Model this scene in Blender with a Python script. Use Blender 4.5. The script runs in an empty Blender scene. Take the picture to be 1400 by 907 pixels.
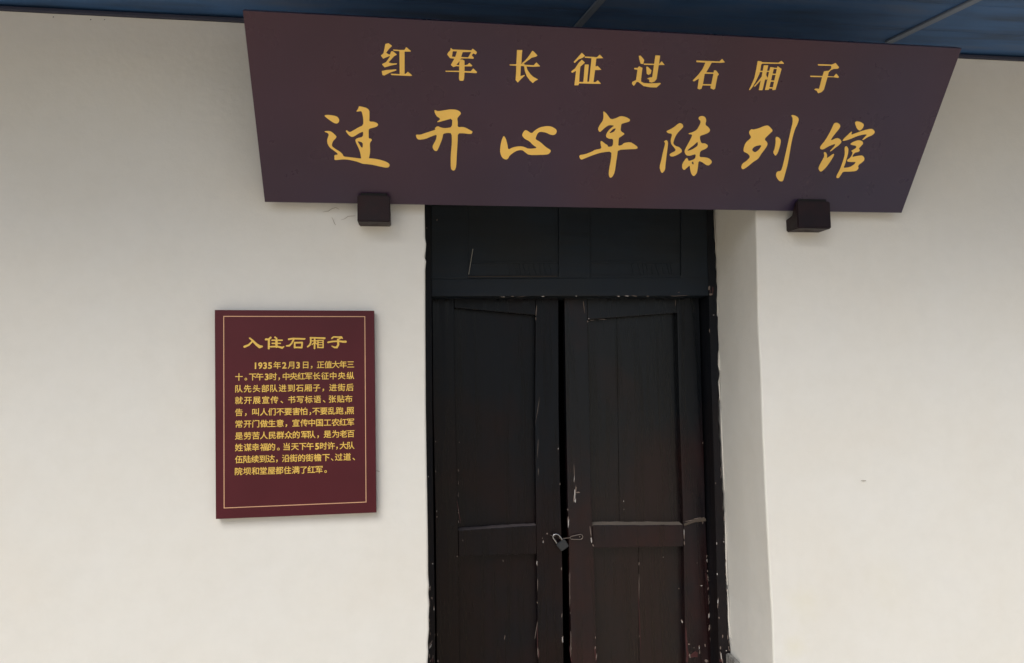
import bpy, bmesh, math, random
import numpy as np
from mathutils import Vector, Matrix, noise
random.seed(7)
scene = bpy.context.scene
COL = scene.collection

# ------------------------------------------------------------------ camera
F, CX, CY = 980.0, 700.0, 453.5
AX = np.array([7870-CX, 405-CY, F]); AX /= np.linalg.norm(AX)
AZ = np.array([475-CX, -11900-CY, F]); AZ -= AZ.dot(AX)*AX; AZ /= np.linalg.norm(AZ)
AY = np.cross(AZ, AX)
R = np.array([AX, AY, AZ])
EYE = np.array([0.0, -2.8, 1.6])
cam = bpy.data.cameras.new('camera')
cam.sensor_width = 36; cam.lens = F/1400*36
cam.clip_start = 0.05; cam.clip_end = 2000
co = bpy.data.objects.new('camera', cam); COL.objects.link(co)
co.matrix_world = Matrix([[R[0,0], -R[0,1], -R[0,2], EYE[0]],
                          [R[1,0], -R[1,1], -R[1,2], EYE[1]],
                          [R[2,0], -R[2,1], -R[2,2], EYE[2]], [0,0,0,1]])
scene.camera = co

# ------------------------------------------------------------------ sky, sun, exposure
SUN_EL, SUN_OFF = math.radians(49), math.radians(34)
w = bpy.data.worlds.new('World'); scene.world = w; w.use_nodes = True
nt = w.node_tree
sky = nt.nodes.new('ShaderNodeTexSky'); sky.sky_type = 'NISHITA'; sky.sun_disc = False
sky.sun_elevation = SUN_EL; sky.sun_rotation = math.pi + SUN_OFF
sky.dust_density = 3.5; sky.air_density = 1.0
bg = nt.nodes['Background']; bg.inputs[1].default_value = 0.10
nt.links.new(sky.outputs[0], bg.inputs[0])
sl = bpy.data.lights.new('sun', 'SUN'); sl.energy = 1.62; sl.angle = math.radians(45); sl.color = (0.995, 0.99, 0.98)
so = bpy.data.objects.new('sun', sl); COL.objects.link(so)
sd = Vector((-math.sin(SUN_OFF)*math.cos(SUN_EL), -math.cos(SUN_OFF)*math.cos(SUN_EL), math.sin(SUN_EL)))
so.rotation_euler = sd.to_track_quat('Z', 'Y').to_euler(); so.location = sd*20
vs = scene.view_settings
vs.view_transform = 'Standard'; vs.look = 'None'; vs.gamma = 1; vs.exposure = 0.24

# ------------------------------------------------------------------ helpers
def ray(px, py): return R @ np.array([px-CX, py-CY, F])
def P(px, py, Y):
    """point of the plane y = Y"""
    r = ray(px, py); t = (Y-EYE[1])/r[1]; return Vector(EYE+t*r)
def PZ(px, py, z):
    r = ray(px, py); t = (z-EYE[2])/r[2]; return Vector(EYE+t*r)

def link(name, me, mat, parent=None, smooth=False):
    o = bpy.data.objects.new(name, me); COL.objects.link(o)
    if parent is not None: o.parent = parent
    if mat and not me.materials: me.materials.append(mat)
    if smooth:
        for p in me.polygons: p.use_smooth = True
    return o
def obj(name, bm, mat, parent=None, smooth=False):
    if parent is not None:
        bmesh.ops.translate(bm, verts=bm.verts, vec=-parent.location)
    bmesh.ops.recalc_face_normals(bm, faces=bm.faces)
    me = bpy.data.meshes.new(name); bm.to_mesh(me); bm.free()
    return link(name, me, mat, parent, smooth)
def thing(name, label, cat, loc, group=None):
    o = bpy.data.objects.new(name, None); COL.objects.link(o); o.location = loc
    o.empty_display_size = 0.1
    o['label'] = label; o['category'] = cat
    if group: o['group'] = group
    return o
def tag(o, label, cat):
    o['label'] = label; o['category'] = cat; return o
def box(bm, x0, x1, y0, y1, z0, z1, bev=0):
    v = [bm.verts.new((x, y, z)) for x in (x0, x1) for y in (y0, y1) for z in (z0, z1)]
    fs = [bm.faces.new([v[i] for i in q]) for q in ((0,1,3,2),(4,6,7,5),(0,4,5,1),(2,3,7,6),(0,2,6,4),(1,5,7,3))]
    if bev:
        es = list({e for f in fs for e in f.edges})
        bmesh.ops.bevel(bm, geom=es, offset=bev, segments=2, affect='EDGES', profile=0.5)
    return v
def prism_pts(bm, front, back, bev=0):
    a = [bm.verts.new(p) for p in front]; b = [bm.verts.new(p) for p in back]
    f0 = bm.faces.new(a); fs = [f0, bm.faces.new(b[::-1])]
    n = len(a)
    for i in range(n):
        j = (i+1) % n; fs.append(bm.faces.new((a[i], b[i], b[j], a[j])))
    if bev:
        bmesh.ops.recalc_face_normals(bm, faces=fs)
        bmesh.ops.bevel(bm, geom=list(f0.edges), offset=bev, segments=2, affect='EDGES', profile=0.5)
def slab(bm, px, yf, yb, bev=0):
    """outline given where it shows, standing in the plane y=yf, extruded straight back to yb"""
    fr = [P(x, y, yf) for x, y in px]
    prism_pts(bm, fr, [Vector((p.x, yb, p.z)) for p in fr], bev)
def tube(bm, pts, r, seg=10, closed=False):
    pts = [Vector(p) for p in pts]; n = len(pts); rings = []
    up = Vector((0, 1, 0.01)).normalized()
    for i, p in enumerate(pts):
        a = pts[(i-1) % n] if (closed or i) else p
        b = pts[(i+1) % n] if (closed or i < n-1) else p
        t = (b-a).normalized(); s = t.cross(up).normalized(); u = s.cross(t)
        rings.append([bm.verts.new(p + r*(math.cos(k*2*math.pi/seg)*s + math.sin(k*2*math.pi/seg)*u)) for k in range(seg)])
    m = n if closed else n-1
    for i in range(m):
        A, B = rings[i], rings[(i+1) % n]
        for k in range(seg): bm.faces.new((A[k], A[(k+1) % seg], B[(k+1) % seg], B[k]))
    if not closed:
        bm.faces.new(rings[0]); bm.faces.new(rings[-1][::-1])

# ------------------------------------------------------------------ materials
def mat(name, base, rough=0.6, spec=0.5, metal=0.0):
    m = bpy.data.materials.new(name); m.use_nodes = True
    b = m.node_tree.nodes['Principled BSDF']
    b.inputs['Base Color'].default_value = (*base, 1); b.inputs['Roughness'].default_value = rough
    b.inputs['Specular IOR Level'].default_value = spec; b.inputs['Metallic'].default_value = metal
    return m, m.node_tree, b
def N(t, kind, **kw):
    n = t.nodes.new(kind)
    for k, v in kw.items():
        if k in n.inputs: n.inputs[k].default_value = v
        else: setattr(n, k, v)
    return n
def coords(t, scale=(1,1,1)):
    g = N(t, 'ShaderNodeNewGeometry'); mp = N(t, 'ShaderNodeMapping')
    mp.inputs['Scale'].default_value = scale
    t.links.new(g.outputs['Position'], mp.inputs['Vector']); return mp.outputs[0]
def ramp(t, src, stops):
    r = N(t, 'ShaderNodeValToRGB'); e = r.color_ramp.elements
    while len(e) < len(stops): e.new(0.5)
    for i, (p, c) in enumerate(stops):
        e[i].position = p; e[i].color = (*c, 1) if len(c) == 3 else c
    t.links.new(src, r.inputs[0]); return r.outputs[0]
def bump(t, b, src, dist, strength=1.0, prev=None):
    n = N(t, 'ShaderNodeBump'); n.inputs['Distance'].default_value = dist; n.inputs['Strength'].default_value = strength
    t.links.new(src, n.inputs['Height'])
    if prev is not None: t.links.new(prev, n.inputs['Normal'])
    t.links.new(n.outputs[0], b.inputs['Normal']); return n.outputs[0]
def mixc(t, fac, a, b, mode='MIX'):
    m = N(t, 'ShaderNodeMix', data_type='RGBA', blend_type=mode)
    for i, s in ((0, fac), (6, a), (7, b)):
        if isinstance(s, bpy.types.NodeSocket): t.links.new(s, m.inputs[i])
        elif isinstance(s, tuple): m.inputs[i].default_value = (*s, 1)
        else: m.inputs[i].default_value = s
    return m.outputs[2]

# plaster: off-white limewash, faintly blotched, with two yellowish stains low on the right
M_PLASTER, t, b = mat('plaster', (0.74, 0.72, 0.67), 0.92, 0.2)
c1 = coords(t)
n1 = N(t, 'ShaderNodeTexNoise', Scale=1.6, Detail=5.0, Roughness=0.55); t.links.new(c1, n1.inputs['Vector'])
col = ramp(t, n1.outputs[0], [(0.3, (0.735, 0.728, 0.665)), (0.5, (0.745, 0.752, 0.705)), (0.72, (0.755, 0.77, 0.738))])
n2 = N(t, 'ShaderNodeTexNoise', Scale=14.0, Detail=6.0, Roughness=0.6); t.links.new(c1, n2.inputs['Vector'])
col = mixc(t, 0.3, col, ramp(t, n2.outputs[0], [(0.3, (0.72, 0.715, 0.69)), (0.6, (0.78, 0.778, 0.76))]), 'MIX')
for (sx, sy, rad, amt) in ((1101, 826, 0.10, 0.22), (1088, 884, 0.07, 0.25), (1212, 800, 0.12, 0.1)):
    p = P(sx, sy, 0)
    d = N(t, 'ShaderNodeVectorMath', operation='DISTANCE'); t.links.new(c1, d.inputs[0]); d.inputs[1].default_value = p
    nn = N(t, 'ShaderNodeMath', operation='MULTIPLY_ADD'); t.links.new(n2.outputs[0], nn.inputs[0]); nn.inputs[1].default_value = 0.12
    t.links.new(d.outputs['Value'], nn.inputs[2])
    mr = N(t, 'ShaderNodeMapRange'); t.links.new(nn.outputs[0], mr.inputs[0])
    mr.inputs[1].default_value = rad+0.06; mr.inputs[2].default_value = 0.05; mr.inputs[3].default_value = 0; mr.inputs[4].default_value = amt
    col = mixc(t, mr.outputs[0], col, (0.72, 0.70, 0.50))
t.links.new(col, b.inputs['Base Color'])
n3 = N(t, 'ShaderNodeTexNoise', Scale=45.0, Detail=8.0, Roughness=0.65); t.links.new(c1, n3.inputs['Vector'])
n4 = N(t, 'ShaderNodeTexNoise', Scale=5.0, Detail=3.0); t.links.new(c1, n4.inputs['Vector'])
pr = bump(t, b, n4.outputs[0], 0.012, 0.35); bump(t, b, n3.outputs[0], 0.002, 0.5, pr)

# old door paint: near-black over red-brown, vertical grain
def paint(name, dark, warm, grain=(34, 34, 1.6), rough=0.33, warm_low=True, spec=0.32):
    m, t, b = mat(name, dark, rough, spec)
    c = coords(t, grain)
    a = N(t, 'ShaderNodeTexNoise', Scale=1.0, Detail=7.0, Roughness=0.6, Distortion=0.6); t.links.new(c, a.inputs['Vector'])
    c0 = coords(t)
    g = N(t, 'ShaderNodeTexNoise', Scale=3.2, Detail=5.0, Roughness=0.6); t.links.new(c0, g.inputs['Vector'])
    fac = g.outputs[0]
    if warm_low:     # the weathered lower half shows more of the old red-brown coat
        s = N(t, 'ShaderNodeSeparateXYZ'); t.links.new(c0, s.inputs[0])
        mr = N(t, 'ShaderNodeMapRange'); t.links.new(s.outputs[2], mr.inputs[0])
        mr.inputs[1].default_value = 1.9; mr.inputs[2].default_value = 0.8; mr.inputs[3].default_value = -0.22; mr.inputs[4].default_value = 0.16
        ad = N(t, 'ShaderNodeMath', operation='ADD'); t.links.new(mr.outputs[0], ad.inputs[0]); t.links.new(fac, ad.inputs[1]); fac = ad.outputs[0]
    cc = ramp(t, fac, [(0.36, dark), (0.68, warm)])
    st = ramp(t, a.outputs[0], [(0.32, (0.7,)*3), (0.5, (1,)*3), (0.7, (1.3,)*3)])
    cc = mixc(t, 1.0, cc, st, 'MULTIPLY')
    t.links.new(cc, b.inputs['Base Color'])
    r = ramp(t, a.outputs[0], [(0.3, (rough-0.08,)*3), (0.7, (rough+0.18,)*3)]); t.links.new(r, b.inputs['Roughness'])
    pr = bump(t, b, a.outputs[0], 0.0012, 0.45)
    h = N(t, 'ShaderNodeTexNoise', Scale=26.0, Detail=4.0); t.links.new(c0, h.inputs['Vector']); bump(t, b, h.outputs[0], 0.0012, 0.4, pr)
    return m
M_DOOR = paint('door_paint', (0.0035, 0.0055, 0.0085), (0.018, 0.0058, 0.0060), rough=0.27, spec=0.34)
M_LEFT = paint('left_leaf_paint', (0.0025, 0.0045, 0.0080), (0.010, 0.0042, 0.0045), rough=0.27, spec=0.22)
M_DOOR2 = paint('door_panel_paint', (0.0035, 0.0055, 0.0080), (0.012, 0.0055, 0.0052), rough=0.25, spec=0.36)
M_FRAME = paint('frame_paint', (0.0045, 0.006, 0.0095), (0.010, 0.0075, 0.0085), rough=0.5, spec=0.22)
M_TRANS = paint('transom_paint', (0.005, 0.0115, 0.021), (0.0075, 0.0115, 0.016), grain=(1.6, 34, 34), rough=0.5, warm_low=False)
M_BLOCK = paint('block_paint', (0.014, 0.007, 0.010), (0.024, 0.011, 0.012), grain=(20, 20, 20), rough=0.45, warm_low=False, spec=0.25)
M_CHIP = mat('chipped_plaster', (0.50, 0.49, 0.48), 0.85)[0]
M_CHIP2 = mat('bare_wood', (0.19, 0.15, 0.13), 0.8)[0]
M_RED = mat('old_red_paint', (0.05, 0.011, 0.012), 0.6)[0]
M_LEDGE_LIT = mat('dusty_lit_wood', (0.17, 0.145, 0.12), 0.85)[0]  # dust on the ledge top, with its highlight put into the pale colour
M_DARKLINE = mat('near_black_wood', (0.004, 0.004, 0.005), 0.8)[0]  # one near-black colour for backing, knot and block inserts
M_CRACK = mat('crack', (0.36, 0.33, 0.29), 0.95)[0]

# signboard lacquer
def lacquer(name, base, rough, spec=0.5, refl_tints=None):
    m, t, b = mat(name, base, rough, spec)
    c = coords(t)
    a = N(t, 'ShaderNodeTexNoise', Scale=2.2, Detail=4.0); t.links.new(c, a.inputs['Vector'])
    cc = mixc(t, 1.0, base, ramp(t, a.outputs[0], [(0.3, (0.86,)*3), (0.7, (1.12,)*3)]), 'MULTIPLY')
    if refl_tints:     # uneven reflections on the gloss, put into the colour as bluish and red patches
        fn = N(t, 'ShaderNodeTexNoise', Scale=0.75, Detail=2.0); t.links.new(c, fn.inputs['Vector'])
        cc = mixc(t, 1.0, ramp(t, fn.outputs[0], [(0.36, refl_tints[0]), (0.64, refl_tints[1])]), ramp(t, a.outputs[0], [(0.3, (0.88,)*3), (0.7, (1.1,)*3)]), 'MULTIPLY')
    t.links.new(cc, b.inputs['Base Color'])
    d = N(t, 'ShaderNodeTexNoise', Scale=9.0, Detail=6.0); t.links.new(c, d.inputs['Vector'])
    t.links.new(ramp(t, d.outputs[0], [(0.3, (rough-0.05,)*3), (0.7, (rough+0.08,)*3)]), b.inputs['Roughness'])
    return m
M_BOARD = lacquer('sign_lacquer', (0.060, 0.034, 0.049), 0.30, 0.42, refl_tints=((0.029, 0.024, 0.060), (0.058, 0.021, 0.036)))
M_BOARDE = lacquer('sign_edge', (0.030, 0.010, 0.012), 0.5)
M_PLAQ = lacquer('plaque_lacquer', (0.078, 0.0075, 0.014), 0.42, 0.3)
M_GOLD = lacquer('gold_lettering', (0.95, 0.62, 0.14), 0.40)
M_GOLD2 = lacquer('yellow_lettering', (0.80, 0.53, 0.10), 0.5)
M_RULE = lacquer('plaque_rule', (0.66, 0.38, 0.22), 0.5)

M_SOFF, t, b = mat('blue_soffit_paint', (0.045, 0.10, 0.20), 0.55, 0.4)
c = coords(t, (1.2, 9, 9)); a = N(t, 'ShaderNodeTexNoise', Scale=1.4, Detail=5.0); t.links.new(c, a.inputs['Vector'])
t.links.new(ramp(t, a.outputs[0], [(0.3, (0.030, 0.062, 0.13)), (0.55, (0.042, 0.12, 0.29)), (0.75, (0.08, 0.13, 0.24))]), b.inputs['Base Color'])
M_PALE_STRIP = mat('grey_strip', (0.15, 0.19, 0.26), 0.6)[0]
M_BEAM = mat('dark_wall_plate', (0.035, 0.04, 0.07), 0.7)[0]
M_TILE = mat('roof_grey', (0.10, 0.10, 0.105), 0.8)[0]
M_STEEL = mat('padlock_steel', (0.42, 0.43, 0.45), 0.25, 0.5, 1.0)[0]
M_LOCK, t, b = mat('padlock_body', (0.035, 0.04, 0.046), 0.4, 0.5, 0.3)
M_WIRE = mat('rusty_wire', (0.20, 0.17, 0.15), 0.5, 0.5, 0.6)[0]
M_STONE, t, b = mat('grey_stone', (0.22, 0.22, 0.21), 0.9)
a = N(t, 'ShaderNodeTexNoise', Scale=60.0, Detail=5.0); t.links.new(coords(t), a.inputs['Vector'])
t.links.new(ramp(t, a.outputs[0], [(0.3, (0.12,)*3), (0.7, (0.30, 0.30, 0.28))]), b.inputs['Base Color']); bump(t, b, a.outputs[0], 0.004)
M_GROUND, t, b = mat('paving_stone', (0.30, 0.29, 0.27), 0.85)
a = N(t, 'ShaderNodeTexNoise', Scale=3.0, Detail=8.0); t.links.new(coords(t), a.inputs['Vector'])
t.links.new(ramp(t, a.outputs[0], [(0.3, (0.58, 0.49, 0.365)), (0.7, (0.68, 0.58, 0.44))]), b.inputs['Base Color']); bump(t, b, a.outputs[0], 0.01, 0.4)
M_ROOM = mat('dark_room', (0.03, 0.03, 0.03), 0.9)[0]

# ------------------------------------------------------------------ ground
bm = bmesh.new(); v = [bm.verts.new(p) for p in ((-150,-300,0),(150,-300,0),(150,60,0),(-150,60,0))]; bm.faces.new(v)
g = obj('ground', bm, M_GROUND); g['kind'] = 'structure'

# ------------------------------------------------------------------ wall with doorway
WX0, WX1, WTOP, HEAD, DEEP = -5.0, 6.5, 3.036, 2.50, 0.55
def interp(pts, z):
    """x of a jagged edge given as (x, z) points sorted downwards"""
    if z >= pts[0][1]: return pts[0][0]
    for (xa, za), (xb, zb) in zip(pts, pts[1:]):
        if zb <= z <= za: return xa + (xb-xa)*(za-z)/max(za-zb, 1e-6)
    (xa, za), (xb, zb) = pts[-2], pts[-1]
    return xb
def edge(px, Y): return [(P(x, y, Y).x, P(x, y, Y).z) for x, y in px]
LEFT_E = edge([(580.5,283),(581,310),(581.2,325),(582.6,333),(582,343),(580.3,351),(582.6,357),(581.4,366),(581.6,450),(582.2,560),(583.4,640),(584.5,700),(585.2,746),(585.4,790),(586.6,800),(585.8,812),(587,828),(586.2,845),(586.6,862),(585,880),(585.6,892),(584.6,907)], 0)
RIGHT_E = edge([(1033,285),(1034,330),(1035.5,400),(1036.8,450),(1040.5,520),(1043,600),(1047,680),(1050,740),(1053,800),(1056,850),(1057.5,907)], 0)
def build_wall():
    bm = bmesh.new()
    def wob(x, z): return 0.004*noise.noise(Vector((x*0.9, z*0.9, 3.1))) + 0.0025*noise.noise(Vector((x*3.1, z*3.1, 9.0)))
    zs = sorted(set([0.0, HEAD, WTOP] + [i*0.06 for i in range(1, 50) if i*0.06 < WTOP-0.02] + [z for _, z in LEFT_E+RIGHT_E if z < HEAD-0.01]))
    zz = [zs[0]]
    for z in zs[1:]:
        if z-zz[-1] > 0.004 or z in (HEAD, WTOP): zz.append(z)
    r = 0.007
    def strip(rows):
        for A, B in zip(rows, rows[1:]):
            for i in range(len(A)-1): bm.faces.new((A[i], A[i+1], B[i+1], B[i]))
    low = [z for z in zz if z <= HEAD+1e-6]; high = [z for z in zz if z >= HEAD-1e-6]
    nL, nR = 44, 44
    rl, rr, tops = [], [], {}
    for z in low:
        xe = interp(LEFT_E, z); row = []
        for i in range(nL+1):
            x = WX0 + (xe-r-WX0)*i/nL; row.append(bm.verts.new((x, wob(x, z), z)))
        row.append(bm.verts.new((xe-r*0.3, wob(xe, z)+r*0.3, z))); row.append(bm.verts.new((xe, wob(xe, z)+r, z)))
        row.append(bm.verts.new((xe, 0.2, z))); row.append(bm.verts.new((xe, DEEP, z)))
        rl.append(row)
        xe = interp(RIGHT_E, z); row = []
        xi = xe-0.006
        row.append(bm.verts.new((xi, DEEP, z)))
        for k in (0.4, 0.3, 0.2, 0.1): row.append(bm.verts.new((xi+0.006*(1-k/0.4)+0.002*noise.noise(Vector((k*9, z*4, 5))), k, z)))
        row.append(bm.verts.new((xe, wob(xe, z)+r, z))); row.append(bm.verts.new((xe+r*0.3, wob(xe, z)+r*0.3, z)))
        for i in range(nR+1):
            x = xe+r + (WX1-xe-r)*i/nR; row.append(bm.verts.new((x, wob(x, z), z)))
        rr.append(row)
    strip(rl); strip(rr)
    # band above the doorway, its underside is the head of the opening
    xl, xr = rl[-1][-1].co.x, rr[-1][0].co.x
    xs = [v.co.x for v in rl[-1][:nL+1]] + [xl+0.02+(xr-xl-0.04)*i/12 for i in range(13)] + [v.co.x for v in rr[-1][7:]]
    rows = [[bm.verts.new((x, wob(x, z), z)) for x in xs] for z in high]
    strip(rows)
    v = [bm.verts.new(p) for p in ((xl-0.02,0,HEAD),(xr+0.02,0,HEAD),(xr+0.02,DEEP,HEAD),(xl-0.02,DEEP,HEAD))]; bm.faces.new(v)
    # back of the wall and top
    for a0, a1, z0, z1 in ((WX0, xl, 0, HEAD), (xr, WX1, 0, HEAD), (WX0, WX1, HEAD, WTOP+0.3)):
        v = [bm.verts.new(p) for p in ((a0,DEEP,z0),(a1,DEEP,z0),(a1,DEEP,z1),(a0,DEEP,z1))]; bm.faces.new(v)
    return bm
bm = build_wall()
wall = bpy.data.meshes.new('plaster_wall'); bm.to_mesh(wall); bm.free()
wall = link('plaster_wall', wall, M_PLASTER, None, False)
tag(wall, 'off-white plastered house wall with a deep door opening', 'wall')
# hairline cracks beside the left block and two nicks
def sliver(bm, pts, wpx, Y, taper=True):
    n = len(pts); a, b_ = [], []
    for i, (x, y) in enumerate(pts):
        x0, y0 = pts[max(i-1, 0)]; x1, y1 = pts[min(i+1, n-1)]
        L = math.hypot(x1-x0, y1-y0) or 1; nx, ny = -(y1-y0)/L, (x1-x0)/L
        k = wpx*0.5*(0.25+0.75*math.sin(math.pi*(i+0.16)/(n-0.3))) if taper else wpx*0.5
        a.append(bm.verts.new(P(x+nx*k, y+ny*k, Y))); b_.append(bm.verts.new(P(x-nx*k, y-ny*k, Y)))
    for i in range(n-1): bm.faces.new((a[i], a[i+1], b_[i+1], b_[i]))
bm = bmesh.new()
for pts, wd in (([(441,290),(445,289.4),(449,288.8),(454,285.5),(459,284),(464,286.5)], 0.8), ([(453.5,297),(455.5,301),(457,305),(459,308)], 0.8),
                ([(466,301),(471,299.5),(476,296),(481,295.6),(486,295.2)], 0.7), ([(514,643.5),(516,644),(519,645)], 0.9), ([(1177,657.3),(1180,657.6),(1184,657.4)], 1.2)):
    sliver(bm, pts, wd, -0.0045)
obj('crack', bm, M_CRACK, wall)
bm = bmesh.new()
for x, y, r_ in ((73,23.5,1.2),(124,27,1.3),(143,27,1.1)):
    p = P(x, y, -0.004); vv = [bm.verts.new((p.x+0.0018*r_*math.cos(k), p.y, p.z+0.0018*r_*math.sin(k))) for k in np.linspace(0, 5.3, 7)]; bm.faces.new(vv)
obj('paint_fleck', bm, M_BEAM, wall)

# the dark room behind the door
bm = bmesh.new(); box(bm, -1.5, 3.0, DEEP+0.012, 4.0, 0.01, 3.0)
bmesh.ops.delete(bm, geom=[f for f in bm.faces if all(v.co.y < 1 for v in f.verts)], context='FACES_ONLY')
room = obj('room_interior', bm, M_ROOM); room['kind'] = 'structure'

# ------------------------------------------------------------------ eave
ev = thing('eave', 'dark blue boarded underside of the eave above the signboard', 'eave', (0.5, 0, 3.04))
bm = bmesh.new(); box(bm, WX0, WX1, -0.012, 0.10, 3.037, 3.052, 0.003); obj('wall_plate', bm, M_BEAM, ev)
bd = None
for k in range(6):
    y1 = 0.02-k*0.2; z = 3.060
    bm = bmesh.new(); box(bm, WX0, WX1, max(y1-0.199, -1.074), y1, z, z+0.02, 0.002); obj('soffit_board', bm, M_SOFF, ev)
def pale_strip(a, b_, wd):  # thin pale strip laid diagonally under the soffit
    bm = bmesh.new(); A, B = PZ(*a, 3.050), PZ(*b_, 3.050)
    d = (B-A).normalized(); B = A+d*1.0; s = Vector((d.y, -d.x, 0))*wd/2; A = A-d*0.05
    lo = [A+s, B+s, B-s, A-s]; prism_pts(bm, lo, [p+Vector((0,0,0.0085)) for p in lo], 0.002)
    obj('pale_strip', bm, M_PALE_STRIP, ev)
pale_strip((1228,53), (1338,0), 0.034)
pale_strip((786,42), (824,0), 0.028)
bm = bmesh.new(); box(bm, WX0, WX1, -1.10, -1.076, 3.01, 3.17); obj('fascia_board', bm, M_SOFF, ev)
bm = bmesh.new(); prism_pts(bm, [Vector((WX0,-1.20,3.18)),Vector((WX0,-1.20,3.24)),Vector((WX0,2.5,5.0)),Vector((WX0,2.5,4.94))], [Vector((WX1,-1.20,3.18)),Vector((WX1,-1.20,3.24)),Vector((WX1,2.5,5.0)),Vector((WX1,2.5,4.94))]); obj('roof', bm, M_TILE, ev)

# ------------------------------------------------------------------ glyph machinery (filled contours, no overlapping faces)
def poly_sdf(X, Y, pts):
    d = np.full(X.shape, 1e18); inside = np.zeros(X.shape, bool); n = len(pts)
    for i in range(n):
        x0, y0 = pts[i]; x1, y1 = pts[(i+1) % n]; ex, ey = x1-x0, y1-y0
        L = ex*ex+ey*ey or 1e-9
        t = np.clip(((X-x0)*ex+(Y-y0)*ey)/L, 0, 1)
        d = np.minimum(d, (X-x0-t*ex)**2+(Y-y0-t*ey)**2)
        if y0 != y1:
            c = ((Y >= y0) != (Y >= y1)) & (X < x0+(Y-y0)*ex/ey); inside ^= c
    return np.where(inside, np.sqrt(d), -np.sqrt(d))
def stroke_sdf(X, Y, pts):
    f = np.full(X.shape, -1e9)
    for (x0, y0, r0), (x1, y1, r1) in zip(pts, pts[1:]):
        ex, ey = x1-x0, y1-y0; L = ex*ex+ey*ey or 1e-9
        t = np.clip(((X-x0)*ex+(Y-y0)*ey)/L, 0, 1)
        f = np.maximum(f, r0+(r1-r0)*t-np.hypot(X-x0-t*ex, Y-y0-t*ey))
    return f
def chaikin(p):
    q = []
    for i in range(len(p)):
        a, b_ = p[i], p[(i+1) % len(p)]
        q += [(0.78*a[0]+0.22*b_[0], 0.78*a[1]+0.22*b_[1]), (0.22*a[0]+0.78*b_[0], 0.22*a[1]+0.78*b_[1])]
    return q
def glyph_mesh(elems, h, smooth=True):
    """polygons (2-D, in tracing units) that fill the union of the elements"""
    xs = [q[0] for k, e in elems for q in e]; ys = [q[1] for k, e in elems for q in e]
    x = np.arange(min(xs)-45, max(xs)+45, h); y = np.arange(min(ys)-45, max(ys)+45, h)
    X, Y = np.meshgrid(x, y); Fd = np.full(X.shape, -1e9)
    for k, e in elems:
        if k == 's': Fd = np.maximum(Fd, stroke_sdf(X, Y, e))
        elif k == 'p': Fd = np.maximum(Fd, poly_sdf(X, Y, chaikin(e) if smooth else e))
    for k, e in elems:
        if k == 'h': Fd = np.minimum(Fd, -poly_sdf(X, Y, chaikin(e) if smooth else e))
    return contour(x, y, Fd)
def contour(x, y, Fd):
    verts, faces, key = [], [], {}
    def vid(k, p):
        if k not in key: key[k] = len(verts); verts.append(p)
        return key[k]
    S = Fd > 0; ny, nx = S.shape
    for j in range(ny-1):
        run = None
        for i in range(nx):
            full = i < nx-1 and S[j,i] and S[j,i+1] and S[j+1,i] and S[j+1,i+1]
            if full:
                if run is None: run = i
                continue
            if run is not None:
                faces.append([vid(('g',run,j),(x[run],y[j])), vid(('g',i,j),(x[i],y[j])), vid(('g',i,j+1),(x[i],y[j+1])), vid(('g',run,j+1),(x[run],y[j+1]))]); run = None
            if i >= nx-1: continue
            cs = [(i,j),(i+1,j),(i+1,j+1),(i,j+1)]
            if not any(S[b_,a] for a, b_ in cs): continue
            poly = []
            for q in range(4):
                (a, b_), (c, d) = cs[q], cs[(q+1) % 4]
                fa, fb = Fd[b_,a], Fd[d,c]
                if fa > 0: poly.append(vid(('g',a,b_),(x[a],y[b_])))
                if (fa > 0) != (fb > 0):
                    tt = fa/(fa-fb); k = ('e',)+tuple(sorted(((a,b_),(c,d))))
                    poly.append(vid(k, (x[a]+tt*(x[c]-x[a]), y[b_]+tt*(y[d]-y[b_]))))
            if len(poly) >= 3: faces.append(poly)
    return verts, faces
def glyph(name, elems, org, s, h, put, m, parent, smooth=True):
    vs_, fs = glyph_mesh(elems, h, smooth)
    L = parent.location
    me = bpy.data.meshes.new(name)
    me.from_pydata([put(org[0]+x/s, org[1]+y/s)-L for x, y in vs_], [], fs); me.update()
    if me.polygons and me.polygons[0].normal.y > 0: me.flip_normals()
    return link(name, me, m, parent)

# ------------------------------------------------------------------ leaning signboard
SB = Vector((0.7557, -0.050, 2.3153))
SXL, SXR = -0.5533, 2.0600
TILT = Vector((0, -0.395, 0.5385)); SH = 0.663; TILT = TILT.normalized()
SN = Vector((0, -TILT.z, TILT.y)).normalized()      # outward normal, faces the street and a little down
SN = Vector((0, -0.5385, -0.395)).normalized()
sign = thing('signboard', 'wide dark maroon signboard with gold Chinese characters leaning over the door', 'signboard', SB)
def PS(px, py, off):
    """point on the face of the leaning board"""
    p0 = SB + SN*off; r = Vector(ray(px, py)); e = Vector(EYE)
    return e + r*((p0-e).dot(SN)/r.dot(SN))
corn = []
for X_, s_ in ((SXL, 0), (SXR, 0), (2.056, SH), (-0.5500, SH+0.002)):
    corn.append(Vector((X_, SB.y, SB.z)) + TILT*s_)
bm = bmesh.new(); prism_pts(bm, corn, [c_-SN*0.028 for c_ in corn], 0.0015); obj('board', bm, M_BOARD, sign)
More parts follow.
